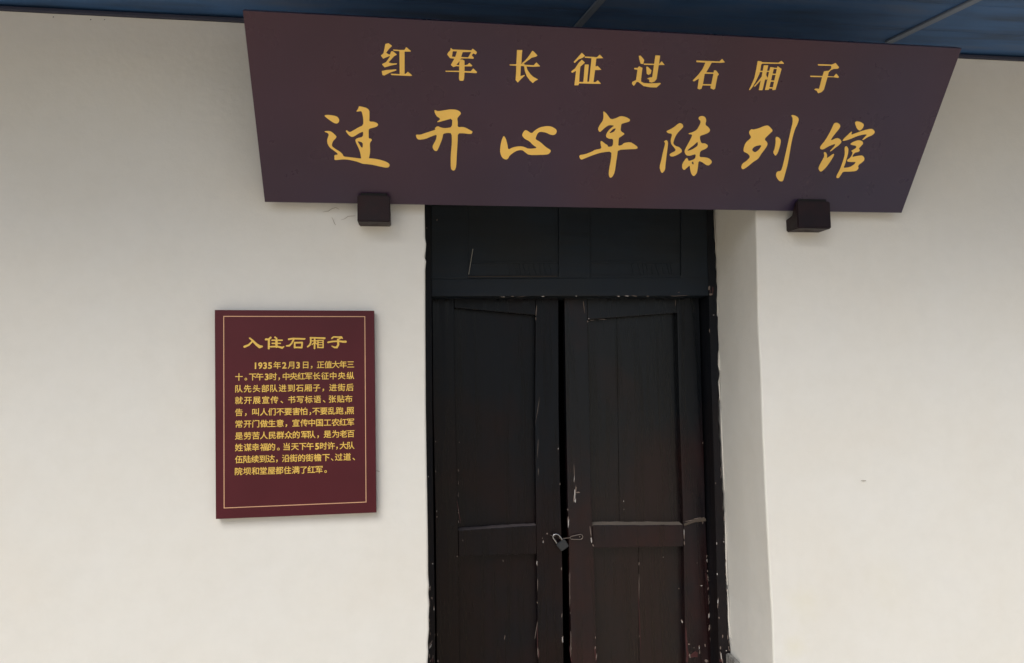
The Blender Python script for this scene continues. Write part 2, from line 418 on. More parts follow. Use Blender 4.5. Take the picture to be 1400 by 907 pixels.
BIG = {
 (430,140): [('p',[(118,165),(160,155),(240,165),(285,180),(308,215),(302,250),(275,268),(235,255),(190,225),(150,195)]),
  ('p',[(118,360),(185,355),(225,375),(275,425),(262,450),(235,475),(218,510),(215,545),(260,580),(315,612),(350,645),(362,675),(430,680),(580,700),(690,695),(780,705),(870,730),(920,755),(935,780),(920,808),(885,812),(820,800),(740,780),(660,768),(600,765),(550,745),(500,730),(420,712),(350,708),(300,715),(245,718),(248,685),(245,655),(290,650),(285,635),(240,600),(190,565),(162,520),(155,470),(170,425),(178,400),(160,380),(130,370)]),
  ('p',[(515,118),(545,75),(548,48),(600,58),(650,72),(680,100),(682,180),(678,240),(740,242),(780,260),(792,282),(770,305),(725,318),(672,330),(672,400),(672,450),(700,450),(715,470),(692,495),(685,520),(690,600),(685,650),(672,705),(580,705),(570,640),(560,600),(535,545),(510,490),(505,465),(530,445),(600,430),(605,362),(560,380),(500,420),(465,433),(430,415),(405,385),(385,355),(400,345),(435,375),(480,350),(540,315),(605,285),(605,200),(590,130),(580,110),(540,115)]),
  ('h',[(530,480),(600,500),(598,565),(580,560),(555,520)])],
 (560,140): [('p',[(305,100),(320,97),(350,112),(430,100),(500,88),(580,92),(625,115),(640,142),(610,175),(590,200),(598,250),(595,310),(660,305),(700,318),(750,345),(785,365),(770,392),(740,395),(670,385),(598,385),(596,480),(585,650),(578,800),(560,845),(535,848),(510,825),(510,650),(525,500),(522,385),(470,380),(415,390),(410,440),(375,530),(340,610),(305,600),(283,560),(290,530),(325,470),(340,400),(280,420),(200,455),(110,468),(85,440),(75,400),(130,405),(200,380),(260,360),(320,342),(312,320),(345,295),(400,318),(450,322),(525,310),(530,200),(440,225),(350,250),(340,240),(380,215),(370,195),(340,180),(315,140)])],
 (670,140): [('p',[(168,410),(195,450),(215,520),(225,590),(280,560),(360,545),(420,552),(480,580),(590,568),(530,530),(490,485),(430,455),(400,420),(398,395),(430,345),(460,350),(515,390),(560,345),(620,310),(700,295),(760,300),(815,330),(830,360),(815,395),(785,410),(740,400),(690,375),(620,365),(590,385),(570,430),(562,460),(620,490),(690,555),(755,595),(750,620),(720,648),(620,655),(480,655),(440,625),(400,592),(340,598),(290,625),(240,665),(225,700),(195,715),(150,690),(125,630),(125,570),(140,480)])],
 (780,150): [('p',[(405,20),(425,30),(455,60),(500,125),(570,105),(620,80),(690,92),(742,125),(730,150),(680,165),(630,178),(625,220),(620,265),(665,295),(670,305),(630,335),(600,350),(595,400),(590,452),(640,440),(660,415),(740,402),(790,430),(835,465),(825,490),(740,492),(588,500),(580,560),(565,660),(548,780),(520,835),(490,850),(472,810),(478,740),(505,600),(508,520),(400,530),(330,548),(240,580),(170,610),(130,625),(108,590),(112,565),(180,555),(270,520),(300,500),(385,485),(375,440),(370,395),(390,390),(430,425),(460,440),(465,465),(525,455),(530,362),(480,365),(445,345),(438,320),(450,290),(475,255),(520,215),(545,200),(480,192),(440,215),(400,250),(360,285),(338,240),(365,185),(400,140),(410,90)]),
  ('h',[(478,295),(500,270),(530,240),(565,232),(545,270),(520,285)])],
 (890,150): [('p',[(185,270),(240,245),(290,215),(330,180),(360,165),(395,185),(402,215),(370,250),(330,290),(305,330),(285,380),(275,420),(300,450),(350,465),(380,495),(385,525),(350,550),(290,580),(245,585),(228,560),(240,545),(310,510),(295,480),(250,430),(243,380),(265,300),(215,295)]),
  ('p',[(155,400),(190,375),(212,400),(210,450),(195,560),(180,680),(175,750),(140,792),(120,770),(105,710),(130,620),(150,520),(180,410)]),
  ('p',[(585,115),(600,85),(640,78),(675,95),(688,135),(672,190),(710,215),(735,250),(720,285),(670,308),(610,325),(605,360),(625,420),(670,418),(705,440),(705,465),(675,490),(610,515),(600,590),(650,590),(710,600),(745,625),(760,655),(720,695),(685,690),(640,655),(590,635),(582,720),(570,790),(530,832),(500,800),(485,740),(480,690),(450,720),(410,755),(385,725),(388,670),(440,595),(458,610),(465,640),(530,620),(550,600),(558,550),(480,575),(440,570),(420,540),(415,510),(440,460),(490,370),(515,310),(465,305),(465,295),(520,280),(570,250),(600,200),(620,145)]),
  ('h',[(445,515),(480,480),(540,435),(580,395),(582,440),(560,465),(500,500)]), ('h',[(500,660),(525,640),(530,690)])],
 (1000,150): [('p',[(218,270),(250,240),(270,250),(340,232),(400,205),(455,195),(490,230),(515,262),(470,305),(405,370),(445,405),(448,440),(410,500),(370,550),(335,610),(270,650),(200,710),(140,748),(118,715),(135,670),(190,635),(235,585),(200,545),(150,522),(150,480),(175,410),(245,350),(240,330),(222,305)]),
  ('h',[(250,500),(290,455),(380,438),(340,500),(290,535)]),
  ('p',[(545,350),(565,335),(600,355),(615,390),(600,460),(575,540),(545,580),(515,530),(535,490),(550,400)]),
  ('p',[(738,75),(760,65),(815,85),(838,120),(820,180),(790,240),(765,320),(740,430),(720,560),(695,690),(660,820),(640,890),(600,892),(570,860),(550,815),(560,780),(575,765),(605,765),(625,740),(660,600),(700,420),(735,260),(760,160),(758,95)])],
 (1100,155): [('p',[(350,160),(365,125),(400,115),(435,135),(445,165),(425,200),(370,265),(315,345),(400,305),(440,320),(462,355),(430,395),(380,430),(320,478),(312,470),(350,430),(380,395),(375,380),(300,410),(225,455),(190,440),(195,410),(250,345),(310,245)]),
  ('p',[(235,480),(265,485),(282,520),(275,560),(310,535),(360,500),(370,515),(320,600),(270,670),(200,735),(170,690),(180,655),(215,590),(248,530)]),
  ('p',[(622,120),(640,98),(700,110),(740,140),(720,190),(685,220),(650,195)]),
  ('p',[(465,350),(485,315),(530,275),(580,225),(590,235),(575,270),(640,245),(740,210),(830,190),(860,210),(875,238),(840,275),(785,295),(725,335),(712,330),(750,290),(775,265),(740,262),(650,285),(560,325)]),
  ('p',[(495,420),(520,405),(545,440),(540,500),(520,570),(500,640),(480,680),(560,670),(615,635),(640,605),(560,605),(530,600),(525,580),(570,550),(600,490),(575,465),(600,455),(640,430),(640,405),(590,395),(562,385),(600,355),(670,332),(715,345),(730,375),(700,410),(670,440),(690,460),(670,480),(620,490),(585,545),(650,530),(720,522),(745,560),(735,595),(660,650),(672,685),(640,718),(560,725),(475,725),(455,760),(425,805),(395,805),(395,775),(440,695),(480,580),(500,500)])],
}
SMALL = {
 (512,52): [('p',[(225,125),(290,110),(365,165),(300,230),(240,310),(290,340),(320,345),(345,280),(380,275),(465,345),(400,385),(290,510),(380,530),(465,525),(460,550),(350,570),(210,612),(150,545),(240,500),(320,385),(310,375),(180,432),(130,365),(185,320)]),
  ('p',[(148,685),(240,665),(455,650),(450,675),(330,715),(200,780),(165,770)]),
  ('p',[(375,240),(520,250),(620,248),(655,190),(760,275),(745,285),(622,285),(622,750),(640,745),(690,700),(780,775),(760,790),(350,770),(330,740),(520,750),(515,275),(400,268)])],
 (602,57): [('p',[(215,130),(255,165),(640,180),(670,145),(760,220),(735,270),(680,245),(650,285),(695,340),(680,358),(575,350),(430,350),(370,440),(330,480),(390,490),(400,380),(450,370),(500,395),(500,490),(560,480),(600,440),(665,500),(640,515),(500,515),(500,610),(630,615),(680,555),(765,635),(740,655),(500,640),(490,780),(470,815),(400,810),(385,770),(390,630),(110,625),(100,605),(390,605),(390,515),(330,510),(270,530),(215,485),(290,355),(200,345),(140,265),(170,215),(205,185)]),
  ('h',[(258,200),(345,205),(310,318),(240,312)]), ('h',[(462,220),(640,216),(575,328),(430,322)])],
 (690,60): [('p',[(255,130),(365,130),(350,300),(345,425),(365,425),(355,405),(430,340),(510,240),(570,145),(600,160),(680,245),(640,270),(560,290),(470,355),(390,415),(420,435),(600,445),(655,385),(740,470),(600,478),(450,470),(470,540),(540,640),(600,690),(695,740),(640,765),(580,815),(520,760),(455,670),(415,560),(400,465),(335,460),(325,670),(410,645),(415,660),(350,720),(270,805),(225,750),(235,600),(240,455),(110,450),(95,430),(240,425)])],
 (775,62): [('p',[(310,155),(375,220),(330,260),(250,290),(160,370),(140,345),(200,280)]),
  ('p',[(310,300),(375,360),(320,410),(280,445),(262,620),(255,760),(340,760),(370,400),(455,400),(420,755),(460,755),(510,270),(370,260),(370,235),(500,240),(620,250),(680,195),(755,270),(610,275),(590,440),(640,430),(715,510),(600,515),(585,510),(550,760),(590,765),(640,725),(710,800),(590,800),(250,790),(240,830),(155,830),(190,530),(110,575),(85,545),(170,480),(240,370)])],
 (858,66): [('p',[(230,160),(270,155),(345,245),(325,330),(270,325),(245,240)]),
  ('p',[(135,410),(205,410),(240,375),(310,410),(300,470),(280,640),(280,690),(330,720),(450,730),(570,725),(680,720),(690,735),(600,815),(460,810),(330,785),(260,730),(220,700),(190,700),(130,785),(90,740),(95,700),(175,660),(205,450),(140,440)]),
  ('p',[(335,320),(550,325),(575,150),(675,155),(650,325),(665,320),(705,270),(770,350),(645,350),(600,640),(560,690),(500,715),(450,700),(450,650),(395,635),(450,610),(510,600),(545,350),(335,345)]),
  ('p',[(385,385),(420,385),(495,460),(480,530),(430,555),(395,530)])],
 (940,72): [('p',[(180,165),(660,185),(715,130),(775,205),(690,215),(500,210),(440,320),(385,410),(540,415),(545,370),(590,370),(650,450),(620,490),(570,750),(540,770),(475,740),(480,685),(310,680),(290,750),(245,765),(205,745),(235,540),(130,600),(105,580),(230,450),(310,340),(370,210),(180,200)]),
  ('h',[(355,440),(535,440),(490,655),(318,655)])],
 (1018,74): [('p',[(270,145),(330,150),(370,170),(700,180),(760,140),(815,190),(810,205),(370,200),(345,215),(325,345),(300,430),(220,590),(160,690),(110,750),(88,740),(140,640),(200,500),(240,320)]),
  ('p',[(395,235),(490,235),(430,500),(370,750),(290,750),(350,480)]), ('p',[(325,348),(515,348),(510,370),(320,374)]),
  ('p',[(375,440),(360,520),(220,670),(185,680),(320,510)]), ('p',[(440,430),(480,500),(440,545),(415,480)]),
  ('p',[(530,270),(610,280),(500,745),(420,745)]), ('p',[(540,285),(720,288),(720,312),(540,310)]), ('p',[(680,250),(765,310),(640,740),(570,750)]),
  ('p',[(580,408),(700,410),(700,434),(580,434)]), ('p',[(545,548),(660,550),(660,574),(545,574)]), ('p',[(490,688),(620,690),(615,716),(490,714)])],
 (1100,78): [('p',[(270,150),(560,160),(590,150),(640,125),(715,215),(690,245),(600,250),(545,275),(500,320),(480,400),(600,405),(655,345),(715,420),(690,435),(590,420),(475,420),(400,680),(350,730),(280,755),(250,700),(195,675),(230,655),(300,660),(360,420),(120,415),(115,390),(370,395),(400,300),(460,290),(500,285),(550,240),(550,185),(280,180)])],
}
for org, el in BIG.items(): glyph('calligraphy_character', el, org, 9.07, 6.0, lambda x, y: PS(x, y, 0.0012), M_GOLD, sign)
for org, el in SMALL.items(): glyph('printed_character', el, org, 15.12, 9.0, lambda x, y: PS(x, y, 0.0012), M_GOLD, sign, smooth=False)

# ------------------------------------------------------------------ two wooden blocks carrying the signboard
def bracket(pxs, ytop, ybot, lab):
    """pxs: left and right of the front face"""
    a, b_ = P(pxs[0], ybot, -0.092), P(pxs[1], ybot, -0.092)
    x0, x1, zb, zt = a.x, b_.x, a.z, P(pxs[0], ytop, -0.092).z
    t_ = thing('support_block', lab, 'wooden block', ((x0+x1)/2, 0, zb), 'wooden blocks carrying the signboard')
    bm = bmesh.new(); s0 = SB.z-0.024
    prof = [(0.004, zb+0.003), (-0.092, zb), (-0.092, zt), (-0.083, zt+0.001), (-0.0555, s0+0.028-0.004), (-0.0555, s0), (0.004, s0)]
    L = [Vector((x0, y, z)) for y, z in prof]; Rr = [Vector((x1, y, z)) for y, z in prof]
    prism_pts(bm, L, Rr, 0); bmesh.ops.bevel(bm, geom=list(bm.edges), offset=0.004, segments=2, affect='EDGES')
    obj('block', bm, M_BLOCK, t_)
    bm = bmesh.new(); box(bm, x0+0.012, x1-0.012, -0.0825, -0.062, zt-0.02, zt+0.012, 0.002); obj('dark_insert', bm, M_DARKLINE, t_)  # small near-black piece set between the lip and the sign
    return t_
bracket((488.5, 533.5), 267, 303, 'short dark block under the left end of the signboard, left of the door')
bracket((1091, 1137), 275, 312, 'short dark block under the right end of the signboard, right of the door')

# ------------------------------------------------------------------ maroon plaque on the wall
PQ = -0.032
pa, pb, pc, pd = P(293.5,424,PQ), P(511.5,425,PQ), P(514.5,701,PQ), P(295,710,PQ)
plaque = thing('wall_plaque', 'upright maroon plaque with yellow Chinese text and thin border on the wall', 'plaque', (pd.x/2+pc.x/2, PQ, pd.z))
bm = bmesh.new(); prism_pts(bm, [pa, pb, pc, pd], [Vector((p.x, -0.012, p.z)) for p in (pa, pb, pc, pd)], 0.001); obj('board', bm, M_PLAQ, plaque)
bm = bmesh.new()
o_ = [P(305.3,432.2,PQ-0.0008), P(499.3,432.6,PQ-0.0008), P(501,687.2,PQ-0.0008), P(305.8,695.4,PQ-0.0008)]
cen = sum(o_, Vector())/4
i_ = [p + Vector((math.copysign(0.0030, cen.x-p.x), 0, math.copysign(0.0030, cen.z-p.z))) for p in o_]
ov, iv = [bm.verts.new(p) for p in o_], [bm.verts.new(p) for p in i_]
for k in range(4): bm.faces.new((ov[k], ov[(k+1)%4], iv[(k+1)%4], iv[k]))
obj('border_line', bm, M_RULE, plaque)
TT = [
 ((328,452), [('s',[(235,185,18),(300,240,22),(400,340,30),(470,390,38),(530,385,22)]),('s',[(290,270,20),(210,350,22),(110,390,26)])]),
 ((328,452), [('s',[(735,170,22),(690,215,22),(620,215,24)]),('s',[(695,210,26),(690,430,24)]),('s',[(840,165,20),(880,195,18)]),('s',[(765,235,16),(1010,235,17)]),('s',[(770,310,16),(970,310,15)]),('s',[(875,235,28),(875,390,28)]),('s',[(735,390,18),(900,385,20),(1010,415,26),(1050,390,14)])]),
 ((328,452), [('s',[(1170,210,22),(1280,195,20),(1540,205,20),(1555,200,16)]),('s',[(1290,210,22),(1240,310,18),(1180,365,22),(1115,370,16)]),('s',[(1310,290,20),(1310,410,22)]),('s',[(1310,295,20),(1490,290,20),(1480,410,20),(1310,405,18)])]),
 ((400,452), [('s',[(425,175,18),(600,180,18),(770,185,20),(745,205,12)]),('s',[(435,180,20),(435,290,20),(410,350,20),(360,390,18)]),('s',[(530,215,20),(525,430,20)]),('s',[(470,250,13),(590,250,13)]),('s',[(520,290,12),(465,340,12)]),('s',[(545,290,12),(580,325,12)]),('s',[(608,240,16),(605,410,16)]),('s',[(605,240,14),(730,240,15),(730,410,16),(605,408,14)]),('s',[(605,290,9),(730,290,9)]),('s',[(605,345,9),(730,345,9)])]),
 ((400,452), [('s',[(940,190,18),(980,155,17),(1090,160,18),(1170,160,20),(1190,190,14)]),('s',[(1150,185,16),(1085,220,18)]),('s',[(1085,220,24),(1095,340,24),(1060,405,24),(1000,405,20),(940,375,12)]),('s',[(850,285,20),(950,265,20),(1050,260,18)]),('s',[(1050,260,18),(1100,255,18),(1200,270,24),(1270,270,26)])]),
]
for org, el in TT: glyph('title_character', el, org, 17.5, 7.0, lambda x, y: P(x, y, PQ-0.001), M_GOLD2, plaque)
# body text: every character where it stands (tracing units: 7.368 per pixel from x=310)
LINES = [
 (480, 150, 137, [('1',290),('9',338),('3',386),('5',436),('年',508),('2',580),('月',648),('3',718),('日',795),('，',855),('正',945),('值',1022),('大',1097),('年',1172),('三',1248)]),
 (480, 264, 250, [('十',123),('。',193),('下',262),('午',333),('3',403),('时',468),('，',528),('中',598),('央',673),('红',750),('军',825),('长',905),('征',990),('中',1072),('央',1158),('纵',1245)]),
 (480, 383, 368, [('队',123),('先',210),('头',300),('部',388),('队',475),('进',562),('到',650),('石',735),('厢',820),('子',905),('，',972),('进',1070),('街',1155),('后',1240)]),
 (480, 500, 483, [('就',123),('开',213),('展',302),('宣',392),('传',480),('、',555),('书',655),('写',740),('标',825),('语',912),('、',982),('张',1065),('贴',1148),('布',1228)]),
 (480, 620, 602, [('告',123),('，',192),('叫',290),('人',375),('们',455),('不',538),('要',618),('害',700),('怕',775),('，',842),('不',900),('要',978),('乱',1058),('跑',1138),('，',1197),('照',1245)]),
 (570, 75, 55, [('常',123),('开',210),('门',293),('做',375),('生',455),('意',537),('，',600),('宣',697),('传',780),('中',857),('国',935),('工',1015),('农',1095),('红',1172),('军',1248)]),
 (570, 195, 172, [('是',123),('劳',210),('苦',293),('人',375),('民',458),('群',540),('众',622),('的',700),('军',785),('队',857),('，',920),('是',1015),('为',1097),('老',1175),('百',1250)]),
 (570, 312, 290, [('姓',123),('谋',210),('幸',290),('福',375),('的',452),('。',520),('当',603),('天',687),('下',765),('午',840),('5',910),('时',975),('许',1052),('，',1110),('大',1175),('队',1250)]),
 (570, 432, 405, [('伍',123),('陆',205),('续',285),('到',365),('达',445),('，',505),('沿',595),('街',673),('的',755),('街',833),('檐',915),('下',1000),('、',1062),('过',1128),('道',1213),('、',1280)]),
 (570, 552, 525, [('院',120),('坝',205),('和',287),('堂',368),('屋',450),('都',530),('住',612),('满',695),('了',775),('红',852),('军',930),('。',995)]),
]
def char_mesh(ch, size):
    """solid, slightly emboldened outline of one character of Blender's own font"""
    cu = bpy.data.curves.new('c', 'FONT'); cu.body = ch; cu.size = 1.0; cu.resolution_u = 3; cu.fill_mode = 'NONE'
    o = bpy.data.objects.new('c', cu); COL.objects.link(o)
    bpy.context.view_layer.update()
    dg = bpy.context.evaluated_depsgraph_get(); me = bpy.data.meshes.new_from_object(o.evaluated_get(dg))
    co_ = np.array([v.co[:2] for v in me.vertices]); ed = [tuple(e.vertices) for e in me.edges]
    bpy.data.objects.remove(o); bpy.data.curves.remove(cu); bpy.data.meshes.remove(me)
    if not len(co_): return [], []
    h = 0.021; x = np.arange(co_[:,0].min()-0.06, co_[:,0].max()+0.08, h); y = np.arange(co_[:,1].min()-0.06, co_[:,1].max()+0.08, h)
    X, Y = np.meshgrid(x, y); d = np.full(X.shape, 1e9); ins = np.zeros(X.shape, bool)
    for a, b_ in ed:
        (x0, y0), (x1, y1) = co_[a], co_[b_]; ex, ey = x1-x0, y1-y0; L = ex*ex+ey*ey or 1e-12
        t = np.clip(((X-x0)*ex+(Y-y0)*ey)/L, 0, 1); d = np.minimum(d, (X-x0-t*ex)**2+(Y-y0-t*ey)**2)
        if y0 != y1: ins ^= ((Y >= y0) != (Y >= y1)) & (X < x0+(Y-y0)*ex/ey)
    f = np.where(ins, np.sqrt(d), -np.sqrt(d))+(0.03 if ch.isdigit() else BOLD)
    if ch.isdigit(): size *= 1.12
    vs_, fs = contour(x, y, f)
    return [(a*size, b_*size) for a, b_ in vs_], [p[::-1] for p in fs]
BOLD = 0.014
CACHE = {}
CS = 0.0292
for oy, yl, yr, chars in LINES:
    V, Fc = [], []
    for ch, zx in chars:
        if ch not in CACHE: CACHE[ch] = char_mesh(ch, CS)
        vs_, fs = CACHE[ch]
        if not vs_: continue
        zy = yl+(yr-yl)*(zx-120)/1130
        c_ = P(310+zx/7.368, oy+zy/7.368, PQ-0.0009)
        x0, x1 = min(v[0] for v in vs_), max(v[0] for v in vs_)
        low = ch in '，。、'
        cyy = CS*(0.40 if ch.isdigit() else 0.36)
        n0 = len(V)
        for v in vs_: V.append(Vector((c_.x+(v[0]-(x0+x1)/2)*1.0, c_.y, c_.z+(v[1]-cyy)))-plaque.location)
        Fc += [tuple(i+n0 for i in f) for f in fs]
    me = bpy.data.meshes.new('text_line'); me.from_pydata(V, [], Fc); me.update(); link('text_line', me, M_GOLD2, plaque)

# ------------------------------------------------------------------ door frame
FY, LY, PY = 0.385, 0.480, 0.520      # frame, leaf and panel faces
frame = thing('door_frame', 'old black wooden door frame with a panelled transom, set deep in the wall', 'door frame', (P(780,907,FY).x, FY, 0.0))
def down(px, Y): # continue a traced line straight to the ground
    p, q = P(*px[-2], Y), P(*px[-1], Y); return q
bm = bmesh.new()
RAG = [(975.5,280),(975.6,300),(976.4,312),(976.2,325),(977.6,333),(977.4,345),(978.6,352),(978.2,366),(979.4,372),(979.2,385),(980.4,392),(980,404),(979.2,410),(980.2,418),(979.6,431),(981.6,434),(981.2,446),(981.8,459),(982.8,461),(982.4,478),(981.0,484),(980.8,495),(982.0,503),(983.4,511),(982.4,518),(981.2,523),(982.2,532),(983.2,541),(982.0,549),(982.8,560),(982.4,575),(983.8,583),(983.6,598),(985.2,606),(984.8,622),(986,634),(985.8,648),(987.4,656),(987.2,668),(988.8,676),(988.2,690),(989.8,700),(989.2,713),(990.4,724),(989.8,733),(991.2,741),(990.6,752),(992,762),(991.4,773),(992.6,790),(991.8,803),(993.6,812),(993.2,824),(994.8,830),(993.9,842),(995.6,853),(994.6,864),(996,872),(997.4,880),(998.6,888),(999.5,907)]
IN_R = [(962,270),(963,404),(968,500),(970.5,560),(975,650),(978.5,740),(981,820),(983,907)]
IN_R = [(966,270),(969,404),(972,500),(974,560),(976.5,650),(979,740),(981,820),(983,907)]
pr = RAG+[(1000.5,930)]; pl = IN_R+[(983.5,930)]
slab(bm, pr+pl[::-1], FY, 0.56); q = P(983.5,930,FY); q2 = P(1000.5,930,FY)
box(bm, q.x, q2.x, FY, 0.56, 0.0, q.z)
obj('post', bm, M_FRAME, frame)
bm = bmesh.new()
pl = [(570,270),(574,930)]; prr = [(589,270),(590,404),(591,560),(592.5,700),(594,800),(595,907),(595,930)]
slab(bm, [pl[0]]+prr+[pl[1]], FY, 0.56); q = P(574,930,FY); q2 = P(595,930,FY); box(bm, q.x, q2.x, FY, 0.56, 0, q.z)
obj('post', bm, M_FRAME, frame)
bm = bmesh.new(); slab(bm, [(589.8,381.5),(968.6,379),(969.2,404.5),(590.2,405.5)], FY+0.004, 0.56, 0.003); obj('lintel', bm, M_TRANS, frame)
for q in ([(589.3,215),(640,215),(640,381.6),(589.6,381.6)], [(764,215),(807,215),(807,380.4),(764,380.4)], [(931,215),(967.5,215),(968.6,380),(931,380)]):
    bm = bmesh.new(); slab(bm, q, FY+0.004, 0.56, 0.002); obj('mullion', bm, M_TRANS, frame)
for x0, x1 in ((636, 768), (803, 935)):
    bm = bmesh.new(); slab(bm, [(x0,210),(x1,210),(x1,384),(x0,384)], FY+0.013, 0.5); obj('transom_panel', bm, M_TRANS, frame)
    # worn carved strip along the foot of the transom panel
    bm = bmesh.new(); slab(bm, [(x0+4,376.8),(x1-4,376.2),(x1-4,380.3),(x0+4,381)], FY+0.006, FY+0.0135, 0.001)
    for k in range(9):
        xx = x0+60+(x1-x0-70)*k/9+random.uniform(-2,2); s_ = 4.5 if k % 2 else 2.5
        slab(bm, [(xx,361+random.random()),(xx+1.3,360.5),(xx+1.3+s_,375.5),(xx+s_,376)], FY+0.0105, FY+0.014)
    slab(bm, [(x0+6,358),(x1-6,357.4),(x1-6,360),(x0+6,360.6)], FY+0.009, FY+0.0135, 0.001)
    obj('carved_strip', bm, M_TRANS, frame)
bm = bmesh.new(); slab(bm, [(637,377.9),(762,377.4),(762,378.6),(637,379.2)], FY+0.0045, FY+0.0058); obj('edge_highlight', bm, mat('edge_highlight_tone', (0.028,0.021,0.016), 0.8)[0], frame)  # edge highlight put in as a thin brown strip

# ------------------------------------------------------------------ the two leaves
lineI = lambda pts, y: interp([(x, -yy) for x, yy in pts], -y)
def leaf(lab, outL, inL, inR, outR, top, rail_t, rail_m, seams, mp, mp2):
    q = P((outL[0][0]+outR[0][0])/2, 907, LY)
    t_ = thing('door_leaf', lab, 'door', (q.x, LY, 0.05), 'pair of old panelled door leaves')
    def side(pts, ya, yb): 
        ys = sorted({ya, yb} | {y for _, y in pts if ya < y < yb}); return [(lineI(pts, y), y) for y in ys]
    yb = 1080
    def ext(pts): # to below the frame of the picture, same slope
        (xa, ya), (xb, yb_) = pts[-2], pts[-1]; return pts+[(xb+(xb-xa)/(yb_-ya)*(yb-yb_), yb)]
    oL, iL, iR, oR = map(ext, (outL, inL, inR, outR))
    bm = bmesh.new(); slab(bm, side(oL, top, yb)+side(iL, top, yb)[::-1], LY, LY+0.038, 0.0025); obj('stile', bm, mp, t_)
    bm = bmesh.new(); slab(bm, side(iR, top, yb)+side(oR, top, yb)[::-1], LY, LY+0.038, 0.0025); obj('stile', bm, mp, t_)
    g_ = 0.25
    def rail(y0l, y0r, y1l, y1r, dy=0.0, name='rail'):
        bm = bmesh.new()
        slab(bm, [(lineI(iL,y0l)+g_, y0l), (lineI(iR,y0r)-g_, y0r), (lineI(iR,y1r)-g_, y1r), (lineI(iL,y1l)+g_, y1l)], LY-dy, LY+0.055, 0.0025)
        return obj(name, bm, mp, t_)
    rail(top, top, rail_t[0], rail_t[1], -0.003)
    rail(*rail_m, dy=rail_dy)
    rail(1040, 1040, yb, yb)
    # panels, in boards
    for (ya, y2, sm) in ((rail_t[1]-30, 735, seams[0]), (740, 1050, seams[1])):
        cuts = [None]+sm+[None]
        for a, b_ in zip(cuts, cuts[1:]):
            A = (lambda y: lineI(iL, y)-3) if a is None else (lambda y, a=a: a[0]+(a[1]-a[0])*(y-ya)/(y2-ya)+0.16)
            B = (lambda y: lineI(iR, y)+3) if b_ is None else (lambda y, b_=b_: b_[0]+(b_[1]-b_[0])*(y-ya)/(y2-ya)-0.16)
            bm = bmesh.new(); slab(bm, [(A(ya), ya), (B(ya), ya), (B(y2), y2), (A(y2), y2)], PY, PY+0.012, 0.0012)
            obj('panel_board', bm, mp2, t_)
    bm = bmesh.new(); slab(bm, [(lineI(iL,top), top), (lineI(iR,top), top), (lineI(iR,yb), yb), (lineI(iL,yb), yb)], PY+0.0125, PY+0.0145); obj('backing', bm, M_DARKLINE, t_)
    return t_
rail_dy = 0.0
LL = leaf('left leaf of the old black double door, its lock rail paler on top',
     [(590.5,395),(592,560),(595,700),(597,907)], [(620.5,395),(622,560),(626,700),(628,907)], [(733,395),(731.5,560),(733,700),(736,907)],
     [(763.5,395),(763.8,560),(766,680),(768.6,760),(770.5,907)], 395, (421,431), (725.5,718.5,761,757.5), ([], []), M_LEFT, M_LEFT)
rail_dy = 0.008
LR = leaf('right leaf of the old brown-black double door with the wire loop and proud lock rail',
     [(771.5,395),(774,560),(776.5,700),(778,760),(781.5,907)], [(802.5,395),(806,560),(809,700),(812,760),(817,907)], [(925.5,395),(929,560),(934,700),(937.5,907)],
     [(955.5,395),(960.5,560),(965,720),(969,820),(974,907)], 395, (437,428), (718.5,718.0,749.5,747.5), ([(843,847)], [(873,874.5)]), M_DOOR, M_DOOR2)

def chips(parent, name, items, m, Y):
    """items: (x, y, w, h) in the picture's measure; ragged little polygons a hair proud of the paint"""
    bm = bmesh.new()
    for k, it in enumerate(items):
        x, y, w_, h_ = it[:4]; yy = (it[4] if len(it) > 4 else Y) - 0.0012 - 0.00004*k
        n = 9; ang = it[5] if len(it) > 5 else random.uniform(-0.2, 0.2); pts = []
        for j in range(n):
            a = j/n*2*math.pi; rr_ = random.uniform(0.55, 1.15)
            u, v_ = math.cos(a)*w_/2*rr_, math.sin(a)*h_/2*rr_
            pts.append(bm.verts.new(P(x+u*math.cos(ang)-v_*math.sin(ang), y+u*math.sin(ang)+v_*math.cos(ang), yy)))
        bm.faces.new(pts)
    o = obj(name, bm, m, parent); o['kind'] = 'stuff'; return o
def trail(x0, y0, x1, y1, n, w_, h_, Y=None, j=1.0):
    o = []
    for k in range(n):
        t_ = random.random(); it = [x0+(x1-x0)*t_+random.uniform(-j, j)*0.6, y0+(y1-y0)*t_, w_*random.uniform(0.5, 1.3), h_*random.uniform(0.5, 1.6)]
        if Y is not None: it.append(Y)
        o.append(tuple(it))
    return o
chips(LL, 'chipped_paint', [(595.6,604,1.6,2),(628,605,1.2,2),(595.6,645,1.2,3),(597,699,2,3),(597.5,707,1.8,3),(632.7,739,1.6,2),(687.8,767,1.3,5),(734,771,1.6,9),(625,761,1.6,3),
   (743,740.5,2,4),(748,730,2.4,2.4),(741.5,736,1.3,2),(763.2,613.6,1.6,2.5),(765.5,662,1.2,3),(769,874,1.8,11),(768.2,842,1.3,6),(767.6,778,1.3,5),(690,872,1.0,9),(734.6,824,1.4,3),(735.5,892,1.6,16),(735,800,0.8,20),(733,862,0.8,30),
   (733.3,424,1.0,22),(732.6,436,1.6,4),(735.2,560,0.5,40),(736,645,0.8,14),(735.5,610,0.6,30),(598,868,1.4,3),(599,904,3,5)]+trail(626.5,640,627,724,7,0.8,4), M_CHIP2, LY)
chips(LL, 'bright_chip', [(597,699,1.3,2),(742.6,741.5,1.2,2.6),(734,770,0.9,6),(769.2,875,1.0,8),(763.2,613.6,1.0,1.6)], M_CHIP, LY-0.0018)
chips(LL, 'red_undercoat', [(734.8,870,1.2,50),(627.2,700,1.2,40),(736.5,895,2,16)], M_RED, LY)
